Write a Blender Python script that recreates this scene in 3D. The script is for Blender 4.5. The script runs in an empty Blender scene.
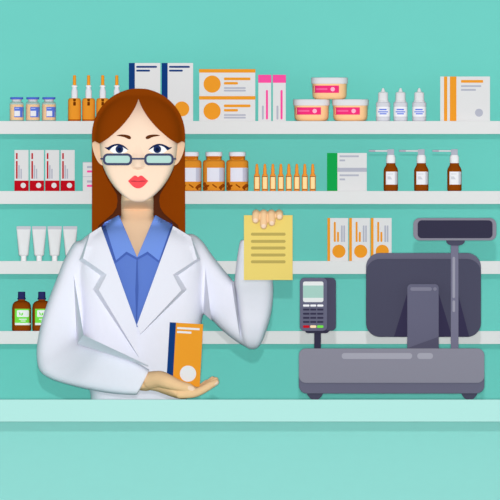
import bpy, bmesh, math
from mathutils import Vector, geometry
from mathutils.bvhtree import BVHTree
C = bpy.context.scene.collection
S = 0.002                                     # one unit of the drawing grid = 2 mm
def X(p): return (p - 250.0) * S
def Z(p): return 1.0 + (400.0 - p) * S

# ------------------------------------------------------------------ materials
_m = {}
def mat(hexs, name=None, rough=0.85, spec=0.0, alpha=1.0, noise=0.0):
    key = (hexs, rough, spec, alpha, noise)
    if key in _m: return _m[key]
    m = bpy.data.materials.new(name or 'paint_' + hexs)
    m.use_nodes = True
    nt = m.node_tree; b = nt.nodes['Principled BSDF']
    c = [int(hexs[i:i+2], 16) / 255 for i in (0, 2, 4)]
    c = [x / 12.92 if x <= 0.04045 else ((x + 0.055) / 1.055) ** 2.4 for x in c]
    b.inputs['Base Color'].default_value = (*c, 1)
    b.inputs['Roughness'].default_value = rough
    b.inputs['Specular IOR Level'].default_value = spec
    b.inputs['Alpha'].default_value = alpha
    # faint procedural grain, so that every surface is a node material of its own
    tn = nt.nodes.new('ShaderNodeTexNoise'); tn.inputs['Scale'].default_value = 60
    mr = nt.nodes.new('ShaderNodeMapRange'); mr.inputs[3].default_value = 0.985; mr.inputs[4].default_value = 1.015
    hs = nt.nodes.new('ShaderNodeHueSaturation'); hs.inputs['Color'].default_value = (*c, 1)
    nt.links.new(tn.outputs['Fac'], mr.inputs[0]); nt.links.new(mr.outputs[0], hs.inputs['Value'])
    nt.links.new(hs.outputs[0], b.inputs['Base Color'])
    _m[key] = m
    return m

WALL = mat('6FCBC0', 'teal_wall'); SHELF = mat('E1E1E1', 'shelf_white')
PAPER = mat('DCDCDD', 'carton_white'); GREY = mat('B1B3C1', 'print_grey'); ORG = mat('E9982C', 'print_orange')
NAVY = mat('143A78', 'print_navy'); PINK = mat('F5529F', 'print_pink'); RED = mat('B8101F', 'print_red')
GREEN = mat('16A04C', 'print_green')
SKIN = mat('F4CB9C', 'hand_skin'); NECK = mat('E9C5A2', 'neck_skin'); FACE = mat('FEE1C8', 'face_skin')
COAT = mat('E8E9F4', 'coat_cloth'); HAIR = mat('873C06', 'hair_brown'); HAIR_SHADE = mat('5E2F1B', 'hair_shaded')

# ------------------------------------------------------------------ mesh builder (grid x, metres deep, grid z)
def circle(cx, cy, r, n=36, ry=None):
    ry = ry or r
    return [(cx + r * math.cos(2*math.pi*i/n), cy + ry * math.sin(2*math.pi*i/n)) for i in range(n)]
def rrect(x0, x1, y0, y1, r, n=6):
    if isinstance(r, (int, float)): r = (r, r, r, r)      # corners: top left, top right, bottom right, bottom left
    out = []
    for (cx, cy, a, q) in ((x0+r[0], y0+r[0], 180, r[0]), (x1-r[1], y0+r[1], 270, r[1]), (x1-r[2], y1-r[2], 0, r[2]), (x0+r[3], y1-r[3], 90, r[3])):
        if q <= 0.01: out.append((cx, cy)); continue
        for i in range(n+1):
            t = math.radians(a + 90*i/n); out.append((cx + q*math.cos(t), cy + q*math.sin(t)))
    return out
def spline(pts, k=6, closed=False):
    P = [Vector(p) for p in pts]; n = len(P); out = []
    rng = n if closed else n-1
    for i in range(rng):
        p0 = P[(i-1) % n] if closed or i > 0 else P[0]*2 - P[1]
        p1 = P[i]; p2 = P[(i+1) % n]
        p3 = P[(i+2) % n] if closed or i+2 < n else P[-1]*2 - P[-2]
        for j in range(k):
            t = j/k
            out.append(tuple(0.5*((2*p1) + (p2-p0)*t + (2*p0-5*p1+4*p2-p3)*t*t + (3*p1-p0-3*p2+p3)*t**3)))
    if not closed: out.append(tuple(P[-1]))
    return out
def dens(poly, step, closed=True):
    out = []; n = len(poly)
    for i in range(n if closed else n-1):
        a = Vector(poly[i][:2]); b = Vector(poly[(i+1) % n][:2])
        k = max(1, int((b-a).length/step))
        out += [tuple(a.lerp(b, j/k)) for j in range(k)]
    if not closed: out.append(tuple(poly[-1][:2]))
    return out
def inside(x, y, poly):
    c = False; n = len(poly)
    for i in range(n):
        x1, y1 = poly[i]; x2, y2 = poly[(i+1) % n]
        if (y1 > y) != (y2 > y) and x < (x2-x1)*(y-y1)/(y2-y1)+x1: c = not c
    return c

class MB:
    def __init__(s): s.v = []; s.f = []; s.m = []; s.mats = []
    def mi(s, m):
        if m not in s.mats: s.mats.append(m)
        return s.mats.index(m)
    def add(s, vs, fs, m):
        o = len(s.v); s.v += [Vector(v) for v in vs]; k = s.mi(m)
        for f in fs: s.f.append([o+i for i in f]); s.m.append(k)
        return s
    def prism(s, poly, yf, yb, m, poly_back=None):
        n = len(poly); pb = poly_back or poly
        vs = [(X(a), yf, Z(b)) for a, b in poly] + [(X(a), yb, Z(b)) for a, b in pb]
        fs = [list(range(n)), list(range(2*n-1, n-1, -1))] + [[i, (i+1) % n, n+(i+1) % n, n+i] for i in range(n)]
        return s.add(vs, fs, m)
    def box(s, x0, x1, y0, y1, yf, yb, m): return s.prism([(x0, y0), (x1, y0), (x1, y1), (x0, y1)], yf, yb, m)
    def bar(s, x0, x1, y0, y1, yf, m, r=None, t=0.0004):
        r = min(x1-x0, y1-y0)/2*0.95 if r is None else r
        return s.prism(rrect(x0, x1, y0, y1, r, 4), yf-t, yf+0.0002, m)
    def dot(s, cx, cy, r, yf, m, t=0.0004): return s.prism(circle(cx, cy, r), yf-t, yf+0.0002, m)
    def rings(s, R, m, cap=True):
        n = len(R[0]); vs = [v for r in R for v in r]; fs = []
        for k in range(len(R)-1):
            for i in range(n): fs.append([k*n+i, k*n+(i+1) % n, (k+1)*n+(i+1) % n, (k+1)*n+i])
        if cap: fs.append(list(range(n))); fs.append([(len(R)-1)*n+i for i in range(n)])
        return s.add(vs, fs, m)
    def lathe(s, cx, prof, yc, m, seg=40, p=2.5, dy=None):
        R = []
        for (py, h) in prof:
            h = max(h, 0.02)*S; r = []
            for i in range(seg):
                t = 2*math.pi*i/seg; a, b = math.cos(t), math.sin(t)
                r.append((X(cx) + h*math.copysign(abs(a)**(2/p), a), yc + (dy or 1)*h*math.copysign(abs(b)**(2/p), b), Z(py)))
            R.append(r)
        return s.rings(R, m)
    def loft(s, secs, m, p=2.6, seg=32, k=4):
        # secs: (ax, ay, bx, by, y_front, y_back) ; smoothed along the run
        if k > 1: secs = spline(secs, k)
        R = []
        for (ax, ay, bx, by, yf, yb) in secs:
            A = Vector((X(ax), 0, Z(ay))); B = Vector((X(bx), 0, Z(by))); mid = (A+B)/2; h = (B-A)/2; yc = (yf+yb)/2; d = (yb-yf)/2
            r = []
            for i in range(seg):
                t = 2*math.pi*i/seg; a, b = math.cos(t), math.sin(t)
                v = mid + h*math.copysign(abs(a)**(2/p), a); v.y = yc + d*math.copysign(abs(b)**(2/p), b); r.append(v)
            R.append(r)
        return s.rings(R, m)
    def tube(s, pts, m, seg=14, k=4):
        # pts: (px, py, y, r in grid units) round tube with domed ends
        P = spline(pts, k) if k > 1 else pts
        Q = [Vector((X(a), y, Z(b))) for a, b, y, r in P]; r_ = [q[3]*S for q in P]
        R = []
        def ring(c, t, r):
            u = t.cross(Vector((0.31, 0.87, 0.37))).normalized(); w = t.cross(u).normalized()
            return [c + u*r*math.cos(2*math.pi*i/seg) + w*r*math.sin(2*math.pi*i/seg) for i in range(seg)]
        n = len(Q); T = [(Q[min(i+1, n-1)]-Q[max(i-1, 0)]).normalized() for i in range(n)]
        for a in (80, 60, 35, 15): R.append(ring(Q[0]-T[0]*r_[0]*math.sin(math.radians(a)), T[0], r_[0]*math.cos(math.radians(a))))
        for i in range(n): R.append(ring(Q[i], T[i], r_[i]))
        for a in (15, 35, 60, 80): R.append(ring(Q[-1]+T[-1]*r_[-1]*math.sin(math.radians(a)), T[-1], r_[-1]*math.cos(math.radians(a))))
        return s.rings(R, m)
    def patch(s, poly, surf, off, m, grid=2.0, rim=0.002):
        # fills an outline with a grid, lays it on a surface and gives it a thickness of its own
        P = dens(poly, grid); n = len(P); xs = [p[0] for p in P]; ys = [p[1] for p in P]
        V = [Vector(p) for p in P]; E = [(i, (i+1) % n) for i in range(n)]
        gx = min(xs)+grid*0.5
        while gx < max(xs):
            gy = min(ys)+grid*0.5
            while gy < max(ys):
                if inside(gx, gy, P) and min((gx-a)**2+(gy-b)**2 for a, b in P) > (grid*0.45)**2: V.append(Vector((gx, gy)))
                gy += grid
            gx += grid
        r = geometry.delaunay_2d_cdt(V, E, [list(range(n))], 1, 1e-5)
        fs = [list(f) for f in r[2]]; vs = []
        for q in r[0]:
            o = off(q.x, q.y) if callable(off) else off
            vs.append(Vector((X(q.x), surf(q.x, q.y)-o, Z(q.y))))
        cnt = {}
        for f in fs:
            for i in range(len(f)):
                a, b = f[i], f[(i+1) % len(f)]; e = (min(a, b), max(a, b)); cnt[e] = cnt.get(e, 0)+1
        nb = len(vs); be = [e for e, c in cnt.items() if c == 1]; mp = {}
        for a, b in be:
            for q in (a, b):
                if q not in mp: mp[q] = len(vs); vs.append(vs[q]+Vector((0, rim, 0)))
        fs += [[a, b, mp[b], mp[a]] for a, b in be]
        return s.add(vs, fs, m)
    def raised(s, inner, outer, surf, h, m, grid=2.5):
        # a cloth panel standing h proud of a surface, with a sloping edge out to the outer outline
        I = []; O = []; n = len(inner)
        for i in range(n):
            a, b = Vector(inner[i]), Vector(inner[(i+1) % n]); c, d = Vector(outer[i]), Vector(outer[(i+1) % n])
            k = max(1, int((b-a).length/grid))
            for j in range(k): I.append(a.lerp(b, j/k)); O.append(c.lerp(d, j/k))
        s.patch([tuple(p) for p in I], surf, h, m, grid=grid, rim=0.0005)
        vs = [(X(p.x), surf(p.x, p.y)-h, Z(p.y)) for p in I] + [(X(p.x), surf(p.x, p.y)+0.002, Z(p.y)) for p in O]
        N = len(I)
        return s.add(vs, [[i, (i+1) % N, N+(i+1) % N, N+i] for i in range(N)], m)
    def ridge(s, A, B, surf, slope, m, n=14):
        # a pleat: flush with the surface along A, standing proud along B
        def samp(L, t):
            L = [Vector(p) for p in L]; d = [0]
            for i in range(len(L)-1): d.append(d[-1]+(L[i+1]-L[i]).length)
            q = t*d[-1]
            for i in range(len(L)-1):
                if q <= d[i+1]+1e-9: return L[i].lerp(L[i+1], (q-d[i])/max(d[i+1]-d[i], 1e-9))
            return L[-1]
        vs = []; fs = []
        for i in range(n+1):
            a, b = samp(A, i/n), samp(B, i/n); w = (b-a).length*S
            ya, yb = surf(a.x, a.y), surf(b.x, b.y)
            vs += [(X(a.x), ya-0.0008, Z(a.y)), (X(b.x), min(ya, yb)-0.0008-w*slope, Z(b.y)), (X(b.x), yb+0.004, Z(b.y)), (X(a.x), ya+0.004, Z(a.y))]
        for i in range(n):
            o = i*4
            for q in range(4): fs.append([o+q, o+(q+1) % 4, o+4+(q+1) % 4, o+4+q])
        return s.add(vs, fs, m)
    def mesh(s, name, origin=None, sharp=35, fix=True):
        o = origin or Vector((0, 0, 0)); me = bpy.data.meshes.new(name)
        me.from_pydata([v-o for v in s.v], [], s.f)
        for m in s.mats: me.materials.append(m)
        for p, k in zip(me.polygons, s.m): p.material_index = k
        if fix:
            bm = bmesh.new(); bm.from_mesh(me); bmesh.ops.recalc_face_normals(bm, faces=bm.faces[:]); bm.to_mesh(me); bm.free()
        me.shade_smooth(); me.set_sharp_from_angle(angle=math.radians(sharp))
        return me
    def bvh(s): return BVHTree.FromPolygons([tuple(v) for v in s.v], s.f)
    def obj(s, name, parent=None, origin=None, bevel=0, sharp=35):
        org = origin if origin is not None else (Vector(parent['_o']) if parent else Vector((0, 0, 0)))
        ob = bpy.data.objects.new(name, s.mesh(name, org, sharp)); C.objects.link(ob)
        if parent: ob.parent = parent; ob['_o'] = tuple(org)
        else: ob.location = org
        if bevel:
            md = ob.modifiers.new('soft_edge', 'BEVEL'); md.width = bevel; md.segments = 3; md.limit_method = 'ANGLE'; md.angle_limit = math.radians(40)
        return ob

def on(bvh, default=-0.4):
    def f(px, py):
        for e in (0, 0.5, 1.0, 1.6):
            for sx in ((0, 0), (e, 0), (-e, 0), (0, e)):
                h = bvh.ray_cast(Vector((X(px+sx[0]), -3, Z(py+sx[1]))), Vector((0, 1, 0)))
                if h[0]: return h[0].y
                if e == 0: break
        h = bvh.find_nearest(Vector((X(px), default, Z(py))))
        return h[0].y
    return f
def flat(y): return lambda a, b: y

def tag(o, label, cat=None, group=None):
    o['label'] = label
    if cat: o['category'] = cat
    if group: o['group'] = group
    return o
def thing(name, px, py, y, label, cat, group=None):
    e = bpy.data.objects.new(name, None); C.objects.link(e); e.empty_display_size = 0.02
    e.location = (X(px), y, Z(py)); e['_o'] = tuple(e.location)
    return tag(e, label, cat, group)
def org(px, py, y): return Vector((X(px), y, Z(py)))
def copy_tree(o, dx=0, dy=0, label=None, par=None):
    c = o.copy(); C.objects.link(c)
    if par: c.parent = par
    else: c.location = o.location + Vector((dx*S, 0, -dy*S))
    if label: c['label'] = label
    for ch in list(o.children): copy_tree(ch, par=c)
    return c
def structure(o): o['kind'] = 'structure'; return o
def remesh(mb, name, vox, it, m, fac=0.5):
    t = bpy.data.objects.new('tmp', mb.mesh('tmp')); C.objects.link(t)
    r = t.modifiers.new('r', 'REMESH'); r.mode = 'VOXEL'; r.voxel_size = vox; r.use_smooth_shade = True
    if it:
        q = t.modifiers.new('s', 'SMOOTH'); q.iterations = it; q.factor = fac
    dg = bpy.context.evaluated_depsgraph_get(); dg.update()
    me = bpy.data.meshes.new_from_object(t.evaluated_get(dg)); vs = [v.co.copy() for v in me.vertices]; fs = [list(p.vertices) for p in me.polygons]
    bpy.data.objects.remove(t); bpy.data.meshes.remove(me)
    out = MB(); out.add(vs, fs, m); return out

# ================================================================== setting
b = MB(); b.add([(-2.5, 0, 0), (2.5, 0, 0), (2.5, 0, 2.6), (-2.5, 0, 2.6), (-2.5, .1, 0), (2.5, .1, 0), (2.5, .1, 2.6), (-2.5, .1, 2.6)],
      [[0, 1, 2, 3], [4, 5, 6, 7], [0, 1, 5, 4], [1, 2, 6, 5], [2, 3, 7, 6], [3, 0, 4, 7]], WALL)
structure(b.obj('wall_back'))
b = MB(); b.add([(-2.5, -3, 0), (2.5, -3, 0), (2.5, 0.1, 0), (-2.5, 0.1, 0), (-2.5, -3, -.05), (2.5, -3, -.05), (2.5, .1, -.05), (-2.5, .1, -.05)],
      [[0, 1, 2, 3], [4, 5, 6, 7], [0, 1, 5, 4], [1, 2, 6, 5], [2, 3, 7, 6], [3, 0, 4, 7]], mat('B9C4C6', 'floor_vinyl'))
structure(b.obj('floor'))

# shelves ------------------------------------------------------------
SD = 0.17
for (t, lab) in ((121, 'topmost white wall shelf, carrying vials, cartons and pink labelled cream jars'),
                 (191, 'second white wall shelf from the top, carrying red banded cartons and amber pill bottles'),
                 (261, 'third white wall shelf from the top, carrying white squeeze tubes and orange dotted cartons'),
                 (331, 'lowest white wall shelf, carrying the brown bottles with bright green labels')):
    o = MB().box(-100, 600, t, t+13, -SD, -0.0002, SHELF).obj('wall_shelf', origin=org(250, t+13, -SD/2), bevel=0.0006)
    tag(o, lab, 'shelf', 'long white wall shelves')
# counter --------------------------------------------------------------
SLAB = mat('B2E6DF', 'counter_slab'); PANEL = mat('92D4CD', 'counter_panel')
r = thing('service_counter', 250, 900, -0.9, 'long pale mint pharmacy counter with a thick overhanging top', 'counter')
MB().box(-100, 600, 399.5, 421.7, -1.16, -0.505, SLAB).obj('countertop', r, bevel=0.001)
MB().box(-96, 596, 421.7, 900, -0.84, -0.54, PANEL).obj('front_panel', r)

# ================================================================== goods on the shelves
YF = -0.150                                     # fronts of the cartons
def carton(name, x0, x1, y0, y1, label, group, marks, yf=YF, depth=0.07, cat='medicine box', body=PAPER):
    m = MB().box(x0, x1, y0, y1, yf, yf+depth, body)
    marks(m, yf)
    o = m.obj(name, origin=org((x0+x1)/2, y1, yf+depth/2))
    return tag(o, label, cat, group)
def wrap(m, x0, x1, y0, y1, yf, depth, c, e=0.12):  # a printed band running round the carton
    m.box(x0-e, x1+e, y0-e if False else y0, y1, yf-0.0003, yf+depth+0.0003, c)

# top shelf : vials
GLASS = mat('EDEFF2', 'clear_glass', rough=0.3, alpha=0.30)
g = 'clear glass vials with blue caps'
r = thing('glass_vial', 16.7, 121, -0.145, 'leftmost blue-capped vial with yellow liquid on the top shelf', 'vial', g)
body = MB().lathe(16.7, [(121, 6.6), (120.6, 7.2), (104, 7.2), (102.6, 6.4), (101.9, 4.8), (101, 4.6), (99.6, 5.2)], -0.145, GLASS)
body.obj('vial_glass', r)
MB().lathe(16.7, [(120.2, 6.2), (119.9, 6.7), (105, 6.7), (104.4, 6.5)], -0.145, mat('FFC45C', 'yellow_liquid')).obj('liquid', r)
m = MB().lathe(16.7, [(101.4, 4.5), (99.4, 5.0)], -0.145, mat('CFCFD6', 'vial_collar')); m.obj('collar', r)
m = MB().lathe(16.7, [(99.4, 5.2), (99.2, 6.5), (97.4, 6.5), (97.2, 6.3)], -0.145, mat('5169CF', 'cap_blue')); m.obj('cap', r)
sf = on(body.bvh())
m = MB().patch([(14.2, 107), (23.6, 107), (23.6, 117.2), (14.2, 117.2)], sf, 0.0003, mat('5B76D6', 'label_blue'), 1.2, 0.0004)
m.patch([(14.4, 110.8), (20, 110.8), (20, 116.2), (14.4, 116.2)], sf, 0.0006, mat('E6E6EC', 'label_white'), 1.2, 0.0004)
m.patch([(15, 108), (19.2, 108), (19.2, 108.8), (15, 108.8)], sf, 0.0006, mat('A9B9EE', 'label_pale'), 1.2, 0.0004)
m.obj('label', r)
copy_tree(r, 16.1, 0, 'middle one of the three blue-capped vials on the top shelf')
copy_tree(r, 32.2, 0, 'rightmost of the three blue-capped vials, nearest the orange dropper bottles')

# top shelf : orange bottles with pipette tips
g = 'orange bottles with slim orange tips'
AMB = mat('E8962F', 'amber_plastic', rough=0.6)
r = thing('nasal_spray_bottle', 74.5, 121, -0.145, 'leftmost orange bottle with a white neck and slim orange tip, top shelf', 'bottle', g)
m = MB().lathe(74.5, [(121, 6.4), (119.3, 6.5)], -0.145, mat('B25F10', 'amber_dark')).lathe(74.5, [(119.3, 6.5), (101, 6.5), (99.4, 6.1), (98.4, 5.2), (98.2, 3.5)], -0.145, AMB)
m.obj('bottle_body', r); sf = on(m.bvh())
d = mat('6B3206', 'dark_mark')
m = MB().patch([(73, 98.9), (76, 98.9), (75.6, 101.4), (73.4, 101.4)], sf, 0.0004, d, 1, .0004)
m.patch(rrect(73.2, 75.8, 101.8, 105.6, 0.6), sf, 0.0004, d, 1, .0004); m.obj('printed_mark', r)
MB().lathe(74.5, [(98.3, 3.2), (91, 3.2), (89, 2.4), (87, 2.1)], -0.145, mat('E4E4EC', 'white_plastic')).obj('neck', r)
MB().lathe(74.5, [(87, 2.6), (86.7, 2.9), (85.5, 2.9), (85.2, 2.4)], -0.145, mat('F4F4F8', 'flange_white')).obj('flange', r)
MB().lathe(74.5, [(85.3, 1.7), (76, 1.55), (75.2, 1.1)], -0.145, mat('EE9A2C', 'tip_orange')).obj('tip', r)
for i, l in enumerate(('second orange bottle with a slim tip from the left, all of it in view',
                       'third orange bottle with a slim tip, its right half behind the brown hair',
                       'rightmost orange bottle with a slim tip, only neck and tip showing above the hair')):
    copy_tree(r, 14.1*(i+1), 0, l)

# top shelf : navy striped tall cartons
def f(m, y):
    wrap(m, 129, 134.7, 63, 121, y, .06, NAVY)
    m.bar(136.2, 157, 65.9, 67.8, y, NAVY); m.bar(136.2, 150, 69.7, 71.6, y, NAVY); m.dot(149, 108.9, 7.5, y, ORG)
o = carton('medicine_carton', 129, 160.3, 63, 121, 'tall white box with a navy stripe standing mostly behind the top of the head', 'tall cartons with a navy stripe', f, depth=.06)
copy_tree(o, 32.8, 0, 'tall white box with a navy stripe and an orange disc visible beside the hair')

# orange banded wide cartons, stacked
def f(m, y):
    wrap(m, 199.2, 255.3, 94, 97.7, y, .08, ORG)
    m.dot(212.1, 109.1, 8.6, y, ORG); m.bar(223.9, 250.5, 102.5, 105.2, y, ORG, 1); m.bar(223.9, 238, 107, 109.5, y, ORG, 1)
    m.bar(223.9, 245.8, 112.2, 113.9, y, GREY); m.bar(223.9, 245.8, 114.9, 116.6, y, GREY)
def g_(y0, y1):
    def f(m, y):
        wrap(m, 199.2, 255.3, y0, y0+3.5, y, .08, ORG)
        m.dot(212.1, y0+15, 8.6, y, ORG); m.bar(223.9, 250.5, y0+8.4, y0+11.1, y, ORG, 1); m.bar(223.9, 238, y0+12.9, y0+15.4, y, ORG, 1)
        m.bar(223.9, 245.8, y0+18.1, y0+19.8, y, GREY); m.bar(223.9, 245.8, y0+20.7, y0+22.4, y, GREY)
    return f
carton('medicine_carton', 199.2, 255.3, 96.1, 121, 'wide white box with an orange disc, at the bottom of its pair', 'wide cartons with an orange disc', g_(96.1, 121), depth=.08)
carton('medicine_carton', 199.2, 255.3, 69.1, 96.1, 'wide white box with an orange disc, stacked on top of its twin', 'wide cartons with an orange disc', g_(69.1, 96.1), depth=.08)
# pink topped slim cartons
def f(m, y):
    wrap(m, 258.3, 271.2, 74.8, 82.8, y, .05, PINK)
    m.bar(265.9, 268, 90, 119.5, y, PINK); m.bar(261.9, 263.8, 105.6, 119.5, y, GREY)
o = carton('medicine_carton', 258.3, 271.2, 74.8, 121, 'slim white box with a pink top, next to the wide orange disc boxes', 'slim cartons with a pink top', f, depth=.05)
copy_tree(o, 14.6, 0, 'slim white box with a pink top, on the side of the cream jars')

# cream jars
g = 'peach cream jars with pink labels'
r = thing('cream_jar', 311.5, 121, -0.115, 'peach cream jar with a pink label, lower left of the stacked three', 'jar', g)
m = MB().lathe(311.5, [(121, 13.5), (120.4, 15.3), (118.6, 16.7), (116.5, 17.1), (105, 17.2)], -0.115, mat('FBCB96', 'cream_body'), p=3.2, seg=56)
m.obj('jar_body', r); sf = on(m.bvh())
m = MB().patch([(294.9, 107.3), (321, 107.3), (321, 114.7), (294.9, 114.7)], sf, 0.0003, mat('EE3479', 'label_pink'), 1.5, .0006)
m.patch(rrect(298, 309.5, 110, 111.8, .8), sf, 0.0006, mat('F4659B', 'label_pink_light'), 1.2, .0005)
m.patch(circle(314.7, 111, 2.2, 16), sf, 0.0006, mat('F9B3CB', 'label_dot'), 1.2, .0005); m.obj('label', r)
MB().lathe(311.5, [(105.6, 18.0), (105.2, 18.4), (100, 18.4), (99.4, 18.0), (99.2, 17.2)], -0.115, mat('E0E0E4', 'jar_lid'), p=3.2, seg=56).obj('lid', r)
copy_tree(r, 38.9, 0, 'peach cream jar with a pink label, lower right of the stacked three')
copy_tree(r, 18.0, 21.8*-1, 'peach cream jar with a pink label, resting on the lids of two others')

# white dropper bottles
g = 'small white eye dropper bottles'
r = thing('eye_dropper_bottle', 383.1, 121, -0.145, 'leftmost white eye dropper bottle, beside the cream jars', 'bottle', g)
m = MB().lathe(383.1, [(121, 6.3), (120.4, 7.0), (117.3, 7.1), (117, 6.8), (106.4, 6.8), (106, 7.1), (103.4, 7.1), (102.3, 6.6), (101.8, 5.6)], -0.145, mat('D3D4DC', 'milky_plastic'))
m.obj('bottle_body', r)
m = MB().lathe(383.1, [(116.5, 7.0), (106.7, 7.0)], -0.145, mat('F0F0F4', 'label_white2')); sf = on(m.bvh())
for (a, b_, c, d, q) in ((379.2, 386.6, 108.9, 110.1, '4F6CDC'), (378.2, 387.9, 111, 112.5, '8FA0E4'), (379.6, 386.6, 113.1, 114.4, '7286E0')):
    m.patch([(a, c), (b_, c), (b_, d), (a, d)], sf, 0.0003, mat(q, 'print_blue'), 1.2, .0004)
m.obj('label', r)
MB().lathe(383.1, [(102, 5.5), (100.6, 5.6), (100.4, 5.0), (93.2, 4.9), (92.3, 4.3), (91.8, 2.3), (89.5, 1.4), (88.2, .9), (88, .3)], -0.145, mat('E0E0E3', 'dropper_cap')).obj('cap', r)
copy_tree(r, 17.4, 0, 'middle one of the three white eye dropper bottles')
copy_tree(r, 36.1, 0, 'rightmost white eye dropper bottle, nearest the big orange striped box')

def f(m, y):
    wrap(m, 444.1, 447.1, 76.5, 121, y, .07, ORG); wrap(m, 450, 456.3, 76.5, 121, y, .07, ORG)
    m.bar(461, 483.1, 80, 82.7, y, ORG, .4); m.bar(461, 481.2, 85.2, 87, y, GREY, .4); m.bar(461, 475.8, 88.9, 90.8, y, GREY, .4); m.dot(479, 112.7, 4, y, GREY)
carton('medicine_carton', 440.2, 490, 76.5, 121, 'large white box with two orange vertical stripes and a grey dot', None, f)

# second shelf : red banded cartons
def f(m, y):
    wrap(m, 14.5, 28.5, 180.6, 191, y, .06, RED)
    m.dot(23.2, 185.4, 2.6, y-0.0003, PAPER); m.bar(16, 17.6, 153.1, 159.1, y, RED, .2); m.bar(16, 17.6, 161, 178.7, y, RED, .2)
    m.bar(18.3, 19.7, 165.2, 178.7, y, GREY, .2); m.bar(20.5, 21.8, 168.8, 178.7, y, GREY, .2)
o = carton('medicine_carton', 14.5, 28.5, 150, 191, 'leftmost white box with a red base band and white dot', 'cartons with a red base band', f, depth=.06)
for i, l in enumerate(('second from the left of the four red-based white boxes', 'third from the left of the four red-based white boxes',
                       'rightmost red-based white box, nearest the hair')):
    copy_tree(o, 15.4*(i+1), 0, l)
# pair of flat cartons beside the hair
for k, (y0, y1, l) in enumerate(((176.4, 191, 'flat white box with a pink line, under its twin at the hair edge'), (162, 176.2, 'flat white box with a pink line, on top of its twin at the hair edge'))):
    y1 = 191 if k == 0 else 176.4
    def f(m, y, y0=y0):
        m.bar(87, 101, y0+4, y0+6.2, y, GREY, .4); m.bar(87, 101, y0+8.4, y0+10.5, y, PINK, .4)
        m.bar(82.9, 114.9, y0+0.02, y0+.5, y, GREY, .1)
    carton('medicine_carton', 82.8, 115, y0, y1, l, 'flat cartons with a pink line', f, depth=.08)

# pill bottles
g = 'amber pill bottles with white lids'
r = thing('pill_bottle', 190.5, 191, -0.12, 'amber pill bottle partly hidden by the hair edge', 'pill bottle', g)
cx = 190.5
PB = mat('F39C30', 'amber_pill_plastic', rough=0.5, alpha=0.80)
m = MB().lathe(cx, [(191, 9.8), (190.5, 10.8), (189.3, 11.1), (162.5, 11.1), (161, 10.5), (160.1, 9.2), (159.9, 7.5), (156, 7.4)], -0.12, PB, p=2.8, seg=48)
m.obj('bottle_body', r); sf = on(m.bvh())
MB().lathe(cx, [(159.6, 7.6), (158, 7.7), (156.3, 7.6)], -0.12, mat('C46D16', 'amber_neck')).obj('neck_ring', r)
m = MB().patch([(cx-6.8, 167.8), (cx+10.6, 167.8), (cx+10.6, 181.6), (cx-6.8, 181.6)], sf, 0.0004, mat('E4E5F2', 'pill_label'), 1.5, .0006)
m.patch([(cx+5.4, 167.9), (cx+10.7, 167.9), (cx+10.7, 181.5), (cx+5.4, 181.5)], sf, 0.0007, mat('C3C5D8', 'pill_label_shaded'), 1.2, .0005); m.obj('label', r)  # right part darker: side shading of the round bottle painted on the label
MB().lathe(cx, [(156.2, 8.2), (155.9, 8.5), (152.6, 8.4), (151.9, 7.9), (151.8, 7)], -0.12, mat('EBEBF4', 'pill_lid')).obj('lid', r)
copy_tree(r, 23.4, 0, 'amber pill bottle in the middle of the three')
copy_tree(r, 46.8, 0, 'amber pill bottle standing nearest the row of small ampoules')
# the pills lying inside, seen through the plastic
PILL = mat('8A4008', 'brown_pills')
m = MB()
for i, (a, b_, q, s_) in enumerate(((-7, 188.6, 10, 0), (-1.5, 188.9, -20, .004), (4.5, 188.4, 15, 0), (7.5, 186.6, -30, -.004), (-4.8, 185.4, -25, -.003), (0.6, 186, 35, -.006), (4.2, 184.9, -10, .002), (-8, 185.6, 60, .003))):
    dx, dy = 2.1*math.cos(math.radians(q)), 2.1*math.sin(math.radians(q))
    m.tube([(cx+a-dx, b_-dy, -.1375+s_*.3, 1.6), (cx+a+dx, b_+dy, -.1375+s_*.3, 1.6)], PILL, 10, 1)
o = m.obj('pills', origin=org(cx, 191, -0.12)); o['kind'] = 'stuff'
tag(o, 'brown pills inside the amber bottle at the hair edge', 'pills', 'pills lying in the amber bottles')
copy_tree(o, 23.4, 0, 'brown pills inside the middle amber bottle'); copy_tree(o, 46.8, 0, 'brown pills inside the amber bottle nearest the ampoules')

# small ampoules
g = 'small orange glass ampoules in a row'
r = thing('glass_ampoule', 256.9, 191, -0.145, 'leftmost of the eight small orange ampoules, next to the pill bottles', 'ampoule', g)
AO = mat('F39A3A', 'ampoule_orange', rough=.5); cx = 256.9
m = MB().lathe(cx, [(191, 2.4), (190.6, 3.0), (176, 3.0), (174.8, 2.6), (173.2, 1.7), (171.5, 1.8), (169.5, 1.7), (165, 1.25), (164.1, 1.0), (163.8, .4)], -0.145, AO, seg=28)
m.obj('ampoule_glass', r); sf = on(m.bvh())
m = MB().patch([(cx-2.0, 176.9), (cx+2.1, 176.9), (cx+2.1, 188.9), (cx-2.0, 188.9)], sf, 0.0003, mat('FFE0A2', 'pale_band'), 1, .0004)
k_ = mat('7A4A1E', 'brown_ring')
m.patch([(cx-2.4, 176.2), (cx+2.4, 176.2), (cx+2.4, 176.9), (cx-2.4, 176.9)], sf, 0.0003, k_, 1, .0004)
m.patch([(cx-2.2, 188.9), (cx+2.2, 188.9), (cx+2.2, 189.6), (cx-2.2, 189.6)], sf, 0.0003, k_, 1, .0004); m.obj('label', r)
for i, l in enumerate(('second', 'third', 'fourth', 'fifth', 'sixth', 'seventh')):
    copy_tree(r, 7.98*(i+1), 0, l + ' from the left of the eight small orange ampoules')
copy_tree(r, 7.98*7, 0, 'rightmost of the eight small orange ampoules, nearest the green striped box')

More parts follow.
